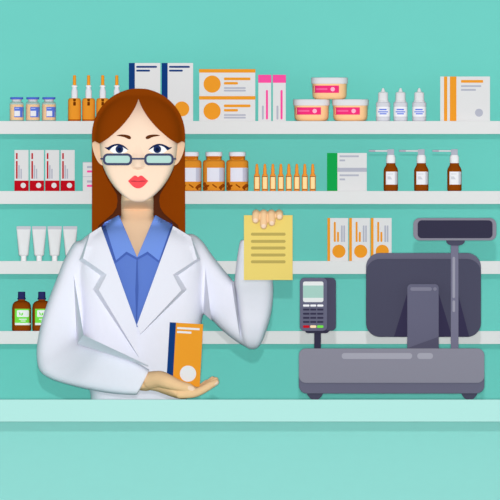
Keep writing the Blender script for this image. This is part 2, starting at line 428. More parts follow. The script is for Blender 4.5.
def f(m, y):
    wrap(m, 327.2, 337.3, 153, 191, y, .07, GREEN); m.box(337.3, 366.8, 167.8, 171.8, y-.0004, y, GREY)
    for d in (0, 19): m.bar(339.6, 358.8, 155.4+d, 157.2+d, y, GREY, .4); m.bar(339.6, 345.1, 159.5+d, 161.3+d, y, GREY, .4)
carton('medicine_carton', 327.2, 366.8, 153, 191, 'white box with a broad green side stripe and grey lines', None, f)

# throat sprays
g = 'brown throat spray bottles with long nozzles'
BR = mat('8C4209', 'brown_glass', rough=.5); cx = 390.8
r = thing('throat_spray_bottle', cx, 191, -0.13, 'brown throat spray bottle next to the green striped box', 'spray bottle', g)
m = MB().lathe(cx, [(191, 6.3), (190.4, 7.0), (189.3, 7.2), (170.5, 7.2), (168.3, 6.6), (166, 5.2), (164.6, 4.6), (162.8, 4.5)], -0.13, BR, p=2.8)
m.obj('bottle_body', r); sf = on(m.bvh())
m = MB().patch([(cx-4.9, 171.6), (cx+6.8, 171.6), (cx+6.8, 184.6), (cx-4.9, 184.6)], sf, 0.0004, mat('ECECF1', 'spray_label'), 1.2, .0006)
m.patch([(cx+4, 171.7), (cx+6.9, 171.7), (cx+6.9, 184.5), (cx+4, 184.5)], sf, 0.0007, mat('D2D3DC', 'spray_label_shaded'), 1.2, .0005)  # shaded right side of the label, put into its colour
m.patch([(cx-3.3, 173.6), (cx+2.2, 173.6), (cx+2.2, 174.4), (cx-3.3, 174.4)], sf, 0.0007, mat('CFD1DA', 'spray_print'), 1.2, .0005)
m.patch([(cx-3.3, 176.4), (cx-.6, 176.4), (cx+1.6, 179.4), (cx-3.3, 179.4)], sf, 0.0007, mat('CFD1DA', 'spray_print'), 1.2, .0005); m.obj('label', r)
MB().lathe(cx, [(163.1, 4.7), (157.5, 4.7), (155, 3.9)], -0.13, mat('EDEDF0', 'spray_collar')).obj('collar', r)
n_ = MB().prism(rrect(cx-3.4, cx+3.3, 149.2, 155.2, .5), -.137, -.123, mat('AFB1BF', 'spray_head')); hd = n_.obj('spray_head', r, bevel=.0005)
m = MB().tube([(cx-3, 151, -.13, .95), (cx-16, 150.9, -.13, .85)], mat('DFE0E4', 'spray_tube'), 12, 1)
m.tube([(cx-16, 150.9, -.13, 1.0), (cx-21.2, 150.9, -.13, 1.0)], mat('B9B4C4', 'spray_tip'), 12, 1); m.obj('nozzle_tube', r)
copy_tree(r, 30.5, 0, 'middle one of the three brown throat spray bottles')
copy_tree(r, 63.6, 0, 'rightmost brown throat spray bottle, set a little apart from the others')

# third shelf : squeeze tubes
g = 'white squeeze tubes standing on their caps'
TB = mat('E6E6E8', 'tube_white'); cx = 23.65
r = thing('squeeze_tube', cx, 261, -0.145, 'leftmost of the four white squeeze tubes standing on their caps', 'tube', g)
MB().loft([(cx-7.0, 226.4, cx+7.0, 226.4, -.1465, -.1435), (cx-7.0, 229.6, cx+7.0, 229.6, -.1475, -.1425), (cx-6.2, 240, cx+6.2, 240, -.1535, -.1365),
           (cx-5.1, 252, cx+5.1, 252, -.155, -.135), (cx-4.8, 255, cx+4.8, 255, -.154, -.136), (cx-3.6, 256, cx+3.6, 256, -.152, -.138)], TB, k=2, p=2.8).obj('tube_body', r)
MB().prism(rrect(cx-7.1, cx+7.1, 226.2, 229.4, .8), -.1478, -.1422, mat('C6C5CD', 'tube_crimp')).obj('crimped_end', r)
MB().lathe(cx, [(261, 2.8), (256, 2.8), (255.6, 2.6)], -.145, mat('F0F0F2', 'tube_cap')).obj('cap', r)
for i, l in enumerate(('second from the left of the four white squeeze tubes', 'third from the left of the four white squeeze tubes',
                       'rightmost white squeeze tube, its cap hidden by the coat shoulder')):
    copy_tree(r, 15.5*(i+1), 0, l)
# orange disc slim cartons
def f(m, y):
    wrap(m, 327.5, 330, 218, 261, y, .06, ORG)
    m.bar(333.8, 335.8, 221.8, 242, y, ORG); m.bar(337, 339, 231.8, 242, y, ORG); m.bar(341, 342.7, 225.5, 242, y, GREY, .4); m.bar(343.4, 345, 225.5, 242, y, GREY, .4)
    m.dot(338.9, 251.3, 6.6, y, ORG)
o = carton('medicine_carton', 327.5, 348.2, 218, 261, 'leftmost white box with an orange disc at its foot, fully in view', 'cartons with an orange disc at the foot', f, depth=.06)
copy_tree(o, 21.8, 0, 'middle one of the three white boxes with an orange disc at the foot')
copy_tree(o, 43.4, 0, 'white box with an orange disc at its foot, half behind the register screen')

# lowest shelf : brown bottles
g = 'brown bottles with bright green labels'
cx = 21.6
r = thing('syrup_bottle', cx, 331, -0.13, 'brown bottle with a green label, whole and in view at far left', 'bottle', g)
m = MB().lathe(cx, [(331, 8.6), (330.4, 9.3), (329.4, 9.6), (308, 9.6), (304.5, 9.0), (302.2, 7.4), (300.9, 5), (300.6, 3.6), (298, 3.5)], -0.13, BR, p=2.7, seg=48)
m.obj('bottle_body', r); sf = on(m.bvh())
GL = mat('7BE24A', 'label_green')
m = MB().patch([(cx-6.8, 308.8), (cx+9.2, 308.8), (cx+9.2, 325.2), (cx-6.8, 325.2)], sf, 0.0004, GL, 1.5, .0006)
W = mat('EFF0F0', 'label_plain')
m.patch([(cx-6.7, 322.9), (cx+9.3, 322.9), (cx+9.3, 325.1), (cx-6.7, 325.1)], sf, 0.0007, W, 1.2, .0005)
m.patch(rrect(cx-4.7, cx+7.3, 310.2, 317, 1), sf, 0.0007, W, 1.2, .0005)
m.patch([(cx-2.8, 312), (cx-1.2, 313), (cx-.8, 315.6), (cx-2.2, 314.8)], sf, 0.001, GL, .8, .0005)
m.patch([(cx+1.6, 312.4), (cx-.2, 313.4), (cx-.5, 315.8), (cx+1.4, 314.9)], sf, 0.001, GL, .8, .0005)
m.patch([(cx-2.7, 318.8), (cx+5, 318.8), (cx+5, 319.7), (cx-2.7, 319.7)], sf, 0.0007, W, 1.2, .0005)
m.patch([(cx-.8, 320.6), (cx+4, 320.6), (cx+4, 321.4), (cx-.8, 321.4)], sf, 0.0007, W, 1.2, .0005)
m.obj('label', r)
MB().lathe(cx, [(299.4, 4.2), (298.2, 4.3), (297.8, 3.7), (292.2, 3.6), (291.7, 3.2)], -0.13, mat('2C2E62', 'cap_navy')).obj('cap', r)
copy_tree(r, 20.2, 0, 'brown bottle with a green label, half hidden by the white sleeve')

# ================================================================== cash register
RL = mat('888694', 'register_light'); RM = mat('68677B', 'register_mid'); RDk = mat('4D4D61', 'register_dark'); RX = mat('38364B', 'register_black'); RB = mat('A2A0AD', 'register_glint')
r = thing('cash_register', 391.6, 399.5, -0.75, 'grey cash register seen from behind, with monitor and pole display', 'cash register')
MB().prism(rrect(298.8, 484.4, 348.4, 393.6, 8), -.86, -.60, RM).obj('register_base', r, bevel=.0015)
fp = MB().prism(rrect(298.8, 484.4, 348.4, 383, (7, 7, 7, 7)), -.868, -.857, RL); fp = fp.obj('front_cover', r, bevel=.001)
m = MB(); m.bar(341.7, 412.2, 353, 359, -.868, RB, t=.0008); m.bar(417.2, 433, 353, 359, -.868, RB, t=.0008); m.obj('glint_strip', fp)  # highlights on the cover, painted as pale bars
for (a, b_) in ((306.5, 323.4), (461, 477.8)):
    for yy in (-.83, -.65):
        MB().prism(spline([(a, 393), (a+2, 396.5), (a+5, 399.2), ((a+b_)/2, 399.5), (b_-5, 399.2), (b_-2, 396.5), (b_, 393)], 3), yy-.012, yy+.012, RDk).obj('foot', r)
mo = MB().prism(rrect(366, 481, 253, 337, 14, 10), -.665, -.63, RM).obj('monitor', r, bevel=.001)
MB().prism(rrect(366, 481, 259, 337, 14, 10), -.675, -.664, RDk).obj('monitor_back', mo, bevel=.0008)
CAST_SHADE = mat('393550', 'cast_shadow_dark')
MB().prism([(407, 294), (439, 294), (452, 336.8), (394, 336.8)], -.679, -.674, CAST_SHADE).obj('cast_shadow_plate', mo)  # dark plate standing in for the shadow the stand casts
MB().prism([(451, 293), (458, 294), (469.2, 336.8), (455, 336.8)], -.679, -.674, CAST_SHADE).obj('cast_shadow_plate', mo)  # same for the pole: its cast shadow as a dark plate
m = MB().prism(rrect(407.2, 438.8, 284, 350, (4, 4, 0, 0)), -.705, -.67, mat('66667C', 'stand_grey'))
st = m.obj('monitor_stand', r, bevel=.001)
m = MB(); m.bar(410.3, 431.8, 287.2, 290.8, -.705, mat('807F92', 'stand_glint'), t=.0008); m.dot(435, 289, 1.8, -.705, mat('807F92'), t=.0008); m.obj('glint_strip', st)  # pale bar and dot are a painted glint on the stand
m = MB().prism([(407.3, 348), (438.7, 336.8), (438.7, 348)], -.706, -.70, mat('56556A', 'stand_dark_wedge')); m.obj('stand_dark_wedge', st)  # darker triangle across the lower front of the stand
po = MB().prism(rrect(450.8, 458.5, 243, 350, .5), -.745, -.73, mat('75748A', 'pole_grey')).obj('display_pole', r, bevel=.0008)
m = MB(); PI_ = mat('9998A8', 'pole_glint'); m.bar(452.5, 455.1, 256.8, 298, -.745, PI_, t=.0008); m.bar(452.5, 455.1, 300.4, 312, -.745, PI_, t=.0008); m.obj('glint_strip', po)  # pole highlight put in as lighter bars
MB().prism([(446, 240), (465, 240), (464.6, 242.4), (462.4, 244.6), (459.6, 245.5), (451.4, 245.5), (448.6, 244.6), (446.4, 242.4)], -.75, -.725, RDk).obj('pole_collar', r)
di = MB().prism(rrect(413.2, 496.4, 218, 240.5, 6.5), -.76, -.72, RL).obj('customer_display', r, bevel=.001)
MB().prism(rrect(417.7, 492.5, 220.3, 238.2, 4), -.7615, -.7595, mat('373549', 'display_glass')).obj('screen', di)

# card terminal
r = thing('card_terminal', 317.5, 348.4, -0.74, 'dark grey card payment terminal on a short stem', 'card terminal')
MB().prism(rrect(314.2, 320.9, 330, 348.4, .5), -.735, -.72, RX).obj('stem', r)
MB().prism([(304, 329), (331, 329), (328, 332.6), (326, 333.2), (308, 333.2), (306, 332.6)], -.75, -.705, RX).obj('cradle', r)
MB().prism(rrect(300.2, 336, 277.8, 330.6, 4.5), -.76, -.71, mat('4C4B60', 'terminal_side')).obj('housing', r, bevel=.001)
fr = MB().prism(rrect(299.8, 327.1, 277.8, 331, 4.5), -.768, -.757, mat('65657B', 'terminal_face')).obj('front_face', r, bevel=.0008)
m = MB().prism(rrect(303, 323.4, 281.5, 302.1, 2), -.7692, -.7675, mat('E0E2E2', 'terminal_bezel')).obj('screen_bezel', r)
MB().prism([(303.1, 285.5), (323.3, 285.5), (323.3, 297.8), (303.1, 297.8)], -.7702, -.769, mat('A3C9BF', 'lcd_green')).obj('screen', m)
cols = ((303, 309.5), (310.2, 316.3), (317.1, 323.4))
KW = mat('ECECF0', 'key_white'); KD = mat('38364C', 'key_dark')
for (a, b_) in cols: MB().prism(rrect(a, b_, 304.5, 306.6, .9, 3), -.7700, -.767, KW).obj('key', fr)
for ty in (308.6, 312.8, 316.9, 321):
    for (a, b_) in cols: MB().prism(rrect(a, b_, ty, ty+1.9, .7, 3), -.7700, -.767, KD).obj('key', fr)
for (a, b_), c in zip(cols, (('BE1626', 'red key'), ('FFDDB3', 'cream key'), ('74DE4C', 'green key'))):
    k = MB().prism(rrect(a, b_, 325.3, 327.9, .9, 3), -.7702, -.767, mat(c[0])).obj('key', fr); k['label'] = c[1]

# ================================================================== the pharmacist
AX = 138.5
per = thing('person', 138.5, 900, -0.385, 'person in a white coat and blue shirt holding up a sheet and a box', 'person')
# torso shape shared by body, shirt and coat
ROWS = [(224, 104, 170, -.452, -.345), (229, 99, 176, -.464, -.33), (235, 87.5, 188.5, -.474, -.315), (243, 80, 200, -.482, -.30), (255, 79, 203, -.488, -.29),
        (270, 77, 206, -.492, -.285), (290, 77, 205, -.495, -.28), (313, 79, 203, -.495, -.28), (330, 80, 200, -.493, -.285), (350, 83, 195, -.491, -.29),
        (370, 87, 190, -.490, -.29), (390, 89.5, 187, -.490, -.29), (400, 91, 186, -.490, -.29)]
def torso(m, ix, iy, rows, mt, top=(), bot=()):
    secs = list(top) + [(l+ix, y, r_-ix, y, f_+iy, k_-iy) for (y, l, r_, f_, k_) in rows] + list(bot)
    return m.loft(secs, mt, p=4.5, seg=80, k=3)
SL = [(96, 250, 110, 262, -.44, -.33), (77.5, 240.6, 104, 262, -.460, -.32), (65, 258.2, 98, 277, -.462, -.325), (57.2, 277.6, 92, 293, -.466, -.33), (48.1, 301, 86, 313, -.470, -.335),
      (41.6, 321.8, 82, 328, -.478, -.345), (37.2, 344, 79, 337, -.490, -.36), (37, 360, 80, 339, -.500, -.375), (40, 371, 82, 341, -.512, -.39), (48, 377.5, 86, 342.5, -.525, -.41),
      (60, 382.3, 93, 344.5, -.545, -.44), (80, 387.6, 104, 348.5, -.580, -.475), (104, 392.4, 119, 354.5, -.605, -.51), (122, 394.4, 135, 361.5, -.620, -.54), (137, 395, 149.8, 370, -.628, -.555)]
SR1 = [(178, 240, 182, 300, -.44, -.33), (191, 233.8, 192, 306, -.462, -.32), (202, 241, 203.5, 313, -.464, -.325), (212, 255, 212, 320, -.468, -.33), (224, 270, 221, 329, -.474, -.335),
       (233.5, 282, 231, 337.5, -.480, -.345), (241, 294, 242, 345, -.484, -.36), (249, 308, 251, 348.6, -.486, -.37)]
SR2 = [(251.5, 349.4, 254, 349.4, -.455, -.42), (246.5, 347.2, 258.6, 347, -.475, -.395), (242, 340, 262.8, 340, -.492, -.38), (239, 326, 267.8, 326, -.505, -.38), (237, 310, 271.5, 311, -.512, -.39),
       (235.6, 295, 273.2, 294, -.525, -.405), (234.6, 282, 272.8, 281, -.54, -.425), (236.4, 264, 271.6, 264, -.556, -.455), (238.4, 250, 270.4, 250, -.570, -.485), (240.4, 240, 269, 240, -.578, -.50)]
raw = MB(); torso(raw, 0, 0, ROWS, COAT, bot=[(88, 440, 192, 440, -.488, -.285), (84, 520, 196, 520, -.49, -.27), (82, 640, 198, 640, -.49, -.265)])
raw.loft(SL, COAT, p=4.2, k=4, seg=56); raw.loft(SR1, COAT, p=4.2, seg=56); raw.loft(SR2, COAT, p=4.2, seg=56)
coat = remesh(raw, 'coat', 0.0024, 16, COAT)
surf = on(coat.bvh())
# cut the neckline open under the lapels
VE = [(98, 200), (176, 200), (175, 226), (137.2, 327), (135.6, 327), (99, 226)]
keep = []; km = []
for fc, mm in zip(coat.f, coat.m):
    c = sum((coat.v[i] for i in fc), Vector())/len(fc)
    px, py = c.x/S+250, 400-(c.z-1)/S
    if (c.y < -.40 and inside(px, py, VE)) or (py < 224.8 and 108 < px < 166): continue
    keep.append(fc); km.append(mm)
coat.f = keep; coat.m = km
# pleats of the cloth
def lsurf(x, y): return min(surf(x, y), -.452-.0012*max(0, min(20, y-226)))
fold = MB()
def on_sleeve(x, y): return min(surf(x, y), surf(x-2, y+6), surf(x, y+3))
fold.ridge([(73.6, 275), (77, 344)], [(73.7, 275), (83.6, 335)], surf, 3.2, COAT, 16)
fold.ridge([(77, 344), (148, 366.6)], [(83.6, 335), (148.4, 365.6)], on_sleeve, 3.0, COAT, 20)
fold.ridge([(205.4, 268.5), (203.2, 313)], [(205.6, 268.5), (211.4, 320.4)], surf, 3.2, COAT, 14)
fold.ridge([(231, 279), (235.4, 309), (240.5, 340.5)], [(234.2, 283), (237.2, 306), (240.7, 340.5)], surf, 3.2, COAT, 14)
co = coat.obj('lab_coat', per, sharp=60); tag(co, 'open-necked white lab coat')
fold.obj('sleeve_fold', co, sharp=15)
lp = MB().raised([(101, 226.6), (118.7, 275.8), (136.4, 325), (138.6, 357), (98.8, 290), (106.8, 274.6), (83, 258.2), (89.7, 233.8)],
                 [(101, 226.6), (118.7, 275.8), (136.4, 325), (138.6, 357.4), (92.2, 289), (100, 276), (79.2, 260.2), (89.3, 233.6)], lsurf, .018, COAT, 3)
lp.obj('lapel', co, sharp=18)
lp = MB().raised([(173.2, 226), (191, 236.8), (197, 259), (173, 274.8), (181.2, 290.4), (140.5, 334), (137, 324.6), (155, 275.5)],
                 [(173.2, 226), (191.2, 236.6), (200.6, 259.8), (178.8, 275.4), (187.6, 289.4), (140.5, 334.6), (137, 324.6), (155, 275.5)], lsurf, .016, COAT, 3)
lp.obj('lapel', co, sharp=18)

# shirt
SB = mat('6180CD', 'shirt_blue'); SLt = mat('7496E3', 'collar_blue'); SDk = mat('4D69B4', 'shirt_seam_and_shadow')
sh = MB(); torso(sh, 5, .008, ROWS[:11], SB, top=[(119, 216, 156, 216, -.448, -.365)])
ssurf = on(sh.bvh())
NV = [(116, 205), (158, 205), (155, 217), (137.1, 256), (119, 217)]
# finer front so that the neck opening can be cut
shf = MB().patch([(104.4, 223.4), (119, 215.2), (137.1, 257), (155, 215.2), (171.6, 224), (173.5, 232), (138, 330), (135, 330), (100.5, 232)], ssurf, .001, SB, 2.2, .004)
keep = []
for fc in sh.f:
    c = sum((sh.v[i] for i in fc), Vector())/len(fc); px, py = c.x/S+250, 400-(c.z-1)/S
    if c.y < -.40 and inside(px, py, [(104, 200), (170, 200), (168, 240), (140, 300), (134, 300), (106, 240)]): continue
    if py < 216.5: continue
    keep.append(fc)
sh.m = [0]*len(keep); sh.f = keep
for fc, k in zip(shf.f, shf.m): pass
o_ = len(sh.v); sh.v += shf.v; sh.f += [[i+o_ for i in fc] for fc in shf.f]; sh.m += [0]*len(shf.f)
sho = sh.obj('shirt', per)
sfs = on(shf.bvh(), -.46)
# placket and darker edge strips, with the collar's shadow painted in below its points
MB().ridge([(136.6, 258), (135.3, 290), (136.2, 323)], [(137.6, 258), (138.5, 290), (136.8, 323)], sfs, .5, SDk).obj('placket', sho)
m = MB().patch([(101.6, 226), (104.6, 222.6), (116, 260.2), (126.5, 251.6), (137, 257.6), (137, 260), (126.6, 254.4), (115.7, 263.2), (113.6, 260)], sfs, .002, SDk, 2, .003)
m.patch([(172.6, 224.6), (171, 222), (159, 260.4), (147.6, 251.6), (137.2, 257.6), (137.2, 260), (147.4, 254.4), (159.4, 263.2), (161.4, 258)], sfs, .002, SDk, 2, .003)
m.obj('collar_shadow_edging', sho)
for pl in ([(104.4, 222.6), (118.5, 215.2), (137.1, 257.6), (126.5, 251.6), (116, 260.4)], [(155.6, 215.2), (171.6, 224.4), (159, 260.6), (147.6, 251.6), (137.1, 257.6)]):
    MB().patch(pl, sfs, .006, SLt, 2.2, .012).obj('collar', sho)

# body: head, neck, torso, arms, legs and hands in one mesh
body = MB()
HR = [(93, 6, -.41, -.36), (95, 14, -.425, -.345), (99, 22, -.44, -.33), (106, 30, -.455, -.315), (116, 35.5, -.468, -.30), (130, 38.6, -.476, -.292), (143, 39.2, -.478, -.29), (155, 38.2, -.479, -.295),
      (163.4, 36.4, -.480, -.305), (170, 34, -.481, -.32), (176, 31.2, -.482, -.335), (182, 27.6, -.483, -.35), (187.2, 23.8, -.483, -.37), (192, 19.4, -.483, -.39), (196.6, 14.2, -.482, -.41), (199.8, 9.2, -.480, -.43), (201.6, 4.8, -.476, -.445), (202.2, 1.5, -.470, -.455)]
head = MB().loft([(AX-h, y, AX+h, y, f_, k_) for (y, h, f_, k_) in HR], FACE, p=6.5, seg=120, k=3)
fs_ = on(head.bvh(), -.45)
body.add(head.v, head.f, FACE)
NX = 137.3
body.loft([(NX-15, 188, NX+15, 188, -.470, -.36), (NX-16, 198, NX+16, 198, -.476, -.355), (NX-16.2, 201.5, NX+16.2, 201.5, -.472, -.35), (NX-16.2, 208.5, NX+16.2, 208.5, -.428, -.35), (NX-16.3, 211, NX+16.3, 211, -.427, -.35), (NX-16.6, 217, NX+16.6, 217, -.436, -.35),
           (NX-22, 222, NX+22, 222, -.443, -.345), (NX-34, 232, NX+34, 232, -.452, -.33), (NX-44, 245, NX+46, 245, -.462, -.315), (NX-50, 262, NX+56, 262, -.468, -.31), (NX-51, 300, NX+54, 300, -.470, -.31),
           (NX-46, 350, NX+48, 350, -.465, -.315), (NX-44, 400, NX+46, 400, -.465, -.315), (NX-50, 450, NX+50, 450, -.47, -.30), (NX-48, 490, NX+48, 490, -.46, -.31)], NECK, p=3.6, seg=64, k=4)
body.tube([(95, 262, -.39, 20), (70, 305, -.40, 17), (62, 350, -.43, 15), (90, 366, -.51, 14), (125, 376, -.575, 12), (146, 381, -.592, 10)], SKIN, 16)
body.tube([(190, 265, -.39, 20), (222, 300, -.40, 17), (250, 325, -.43, 15), (256, 290, -.48, 14), (255, 255, -.53, 12)], SKIN, 16)
for sx in (-24, 24): body.tube([(NX+sx, 480, -.385, 28), (NX+sx, 660, -.38, 20), (NX+sx, 760, -.375, 17), (NX+sx, 878, -.375, 10)], NECK, 16)
# ears
for s in (-1, 1):
    e = [(AX+s*(d-AX)*1.0, y) for d, y in ((96.5, 139.8), (99.5, 141), (101.6, 147), (103.4, 156), (104, 165), (101.6, 165), (98.2, 162), (95, 156), (92.8, 149), (92.2, 143.6), (93.6, 140.6))]
    e = spline([(AX+s*(AX-d), y) if s > 0 else (d, y) for d, y in ((96.5, 139.8), (99.8, 141.4), (101.8, 147), (103.4, 156), (104, 164.4), (101.6, 165), (98.2, 162), (95, 156), (92.8, 149), (92.2, 143.6), (93.6, 140.6))], 4, True)
    inn = [(AX+s*(AX-98) + ((x-(AX+s*(AX-98)))*.72), 152+(y-152)*.8) for x, y in e] if s > 0 else [(98+(x-98)*.72, 152+(y-152)*.8) for x, y in e]
    body.patch(e, flat(-.435), 0, mat('EBC7A6', 'ear_skin'), 2, .022)
# nose
def nh(x, y):
    u = max(0, 1-((x-138.1)/8.0)**2)**1.6; t = min(1, max(0, (y-144)/21)); t = t*t*(3-2*t)
    yb = 169.6 - 2.6*((x-138.1)/8.0)**2
    k = min(1, max(0, (yb-y)/2.4))
    return .0002 + .0085*u*t*k
body.patch(spline([(138, 144), (133, 152), (130.4, 162), (130.6, 166.8), (134, 169), (138.1, 169.8), (142.2, 169), (145.6, 166.8), (145.8, 162), (143.2, 152)], 4, True), fs_, nh, FACE, .8, .002)
# lips, eyes, brows
LIP = mat('F9535A', 'lip_red'); LIN = mat('C73B45', 'lip_line'); EYW = mat('FFFFFF', 'eye_white'); EYN = mat('17264F', 'lash_navy'); IRI = mat('22335F', 'iris_navy'); PUP = mat('101A36', 'pupil'); BRW = mat('5F3219', 'brow_brown')
lx = 138.1
up = [(128, 181), (131, 178.3), (134.2, 175.7), (136.2, 175.8), (138.1, 177.0), (140, 175.8), (142, 175.7), (145.2, 178.3), (148.3, 181)]
lo = [(148.3, 181), (144.6, 185.2), (141.4, 187.6), (138.1, 188.4), (134.8, 187.6), (131.6, 185.2), (128, 181)]
def lh(x, y):
    u = max(0, 1-((x-lx)/10.5)**2); return .0012+.0018*u*(1-min(1, abs(y-181.4)/7))
body.patch(spline(up, 4)[:-1] + spline(lo, 4)[:-1], fs_, lh, LIP, 1.2, .002)
body.patch(spline([(129.5, 181), (134, 180.6), (138.1, 181.2), (142, 180.6), (146.8, 181)], 3) + spline([(144, 181.7), (138.1, 182.0), (132, 181.7)], 3), fs_, lambda x, y: lh(x, y)+.0005, LIN, 1, .002)
for s in (-1, 1):
    mx = (lambda x: x) if s < 0 else (lambda x: 2*138.35-x)
    def mp(L): return [(mx(a), b_) for a, b_ in L]
    body.patch(mp(spline([(108.6, 148.4), (112, 146), (118, 144.6), (123.5, 146.4), (127.6, 150), (125, 152.4), (118.5, 154), (112.5, 152.6)], 4, True)), fs_, .0008, EYW, 1, .002)
    ix = 119.4
    body.patch(mp(circle(ix, 149.2, 3.9, 24)), fs_, .0014, IRI, 1, .002)
    body.patch(mp(circle(ix+.1, 149.4, 1.9, 16)), fs_, .0019, PUP, .8, .002)
    lash = spline([(104.4, 147.0), (107.4, 147.3), (110.6, 145.6), (114.2, 144.2), (118.4, 143.8), (122.6, 145.0), (125.8, 147.2), (128.4, 149.9)], 4) + \
           spline([(127.2, 149.6), (124.8, 148.3), (121.6, 146.4), (118.2, 145.5), (114.6, 146.0), (111.6, 147.8), (109.4, 150.2), (107.8, 149.6), (106.0, 148.6)], 4)
    body.patch(mp(lash), fs_, .0024, EYN, .9, .003)
    brow = spline([(116.6, 135.6), (120, 134.6), (125, 134.6), (129.2, 135.6), (131, 137.4), (130.4, 139), (128.4, 139), (124.4, 137.2), (120, 136.2)], 4, True)
    body.patch(mp(brow), fs_, .0016, BRW, 1, .003)
# right hand, holding the box on the palm
h = MB()
h.loft([(140, 373, 134, 391, -.612, -.57), (150, 371.5, 143.5, 389.6, -.618, -.570), (158, 371.5, 155, 391, -.630, -.572), (166, 378, 165, 394.4, -.642, -.572), (173, 386, 174, 397.4, -.652, -.574), (181, 388, 182, 399.1, -.656, -.576),
        (189, 388.6, 189.6, 397.8, -.654, -.580), (194, 389.6, 194.5, 395.4, -.648, -.586)], SKIN, p=2.5)
h.tube([(151, 380.5, -.612, 8.5), (160, 379.2, -.630, 8.4), (168, 381.6, -.645, 7.4), (176, 384.6, -.6515, 6.0), (183, 386.6, -.652, 5.2), (189, 388.0, -.652, 4.7), (192, 389.0, -.652, 3.7)], SKIN)
for pts in ([(180, 394, -.648, 4.6), (193, 393.2, -.652, 4.6), (202, 390.0, -.653, 4.2), (210, 385.4, -.653, 3.9), (216.2, 382.2, -.652, 3.1)],
            [(180, 393, -.628, 4.6), (193, 393.2, -.630, 4.5), (204, 388.8, -.630, 4.1), (211, 383.4, -.630, 3.8), (215.6, 379.9, -.630, 3.0)],
            [(180, 393, -.608, 4.5), (193, 393, -.609, 4.4), (203, 388.4, -.609, 4.0), (209, 383.0, -.609, 3.7), (212.6, 379.2, -.609, 2.9)],
            [(180, 392.6, -.591, 4.2), (191, 392.6, -.591, 4.0), (198, 389.6, -.590, 3.6), (203, 385.6, -.590, 3.2), (206.5, 382.2, -.590, 2.6)]):
    h.tube(pts, SKIN)
h = remesh(h, 'h', .0011, 3, SKIN); body.add(h.v, h.f, SKIN); hs1 = on(h.bvh(), -.65)
NL = mat('FBDCC2', 'nail')
body.patch(spline([(188, 386.4), (191.5, 386), (194.6, 387.8), (194.4, 389.8), (191.6, 390.6), (188.4, 389.6)], 3, True), hs1, .0006, NL, 1, .002)
body.patch(spline([(214.4, 384.2), (216.6, 381.8), (218.8, 381.6), (218.2, 383.8), (215.6, 385.6)], 3, True), hs1, .0006, NL, 1, .002)
# left hand, behind the sheet, fingers over its top edge
h = MB()
h.loft([(243, 262, 267, 262, -.556, -.508), (245, 250, 268, 250, -.572, -.532), (249, 240, 277, 240, -.582, -.548), (252, 230, 283, 230, -.588, -.560), (253, 222, 284, 222, -.591, -.566), (254, 219, 282, 219, -.589, -.572)], SKIN, p=2.6)
for (fx, ty, ex) in ((256.1, 219.6, 255.6), (263.7, 225.2, 263.6), (271.4, 222.2, 271.8), (279.2, 216.2, 279.5)):
    h.tube([(fx, 228, -.577, 3.7), (fx, 219, -.583, 3.7), (fx, 214.4, -.591, 3.8), (fx, 213.3, -.602, 3.9), (fx, 214.6, -.611, 3.8), (ex, max(ty-1.5, 215.6), -.6125, 3.8), (ex, ty+.6, -.612, 3.5)], SKIN)
h.tube([(254, 240, -.57, 5), (252, 232, -.582, 4.6), (253, 224, -.5875, 4.0)], SKIN)
h = remesh(h, 'h', .0010, 2, SKIN); body.add(h.v, h.f, SKIN); hs2 = on(h.bvh(), -.6)
for (a, b_) in ((255.5, 220.4), (263.6, 226.2), (271.8, 223.2), (279.5, 216.8)):
    body.patch(spline([(a-2.1, b_-1), (a, b_-2.2), (a+2.1, b_-1), (a+1.7, b_+1.2), (a, b_+1.9), (a-1.7, b_+1.2)], 3, True), hs2, .0005, NL, 1, .0015)
body.obj('body', per, sharp=50)

# hair
def dome(y):
    return 46.7*math.sqrt(max(0, 1-((135-y)/46.7)**2)) if y < 135 else 46.7
cap = MB().loft([(AX-max(dome(y), .5), y, AX+max(dome(y), .5), y, f_, k_) for y, f_, k_ in ((88.4, -.40, -.36), (89, -.425, -.34), (91, -.445, -.32), (95, -.462, -.30), (101, -.472, -.285), (110, -.482, -.27), (122, -.489, -.26), (135, -.492, -.255), (150, -.492, -.255), (165, -.485, -.255))], HAIR, p=4.6, seg=88, k=3)
cs = on(cap.bvh(), -.40)
hair = MB()
arc = [(AX-46.6*math.sin(math.radians(a)), 135.1-46.6*math.cos(math.radians(a))) for a in range(0, 91, 4)]
sw = [(99.4, 143.6), (106.5, 139.4), (113.2, 134), (120.6, 127.2), (128, 118.6), (134, 109.4), (137, 103), (138.5, 98.6)]
def hoff(x, y): return 0.0
L = [p for p in arc] + [(91.9, 139), (92.3, 142.4), (95, 141.2)] + spline(sw, 4)[:-1] + [(138.5, 98.8)]
cs2 = lambda x, y: min(cs(x, y), -.462)
hair.patch(L, cs2, 0, HAIR, 2.2, .085)
hair.patch([(2*AX-x, y) for x, y in L], cs2, 0, HAIR, 2.2, .085)
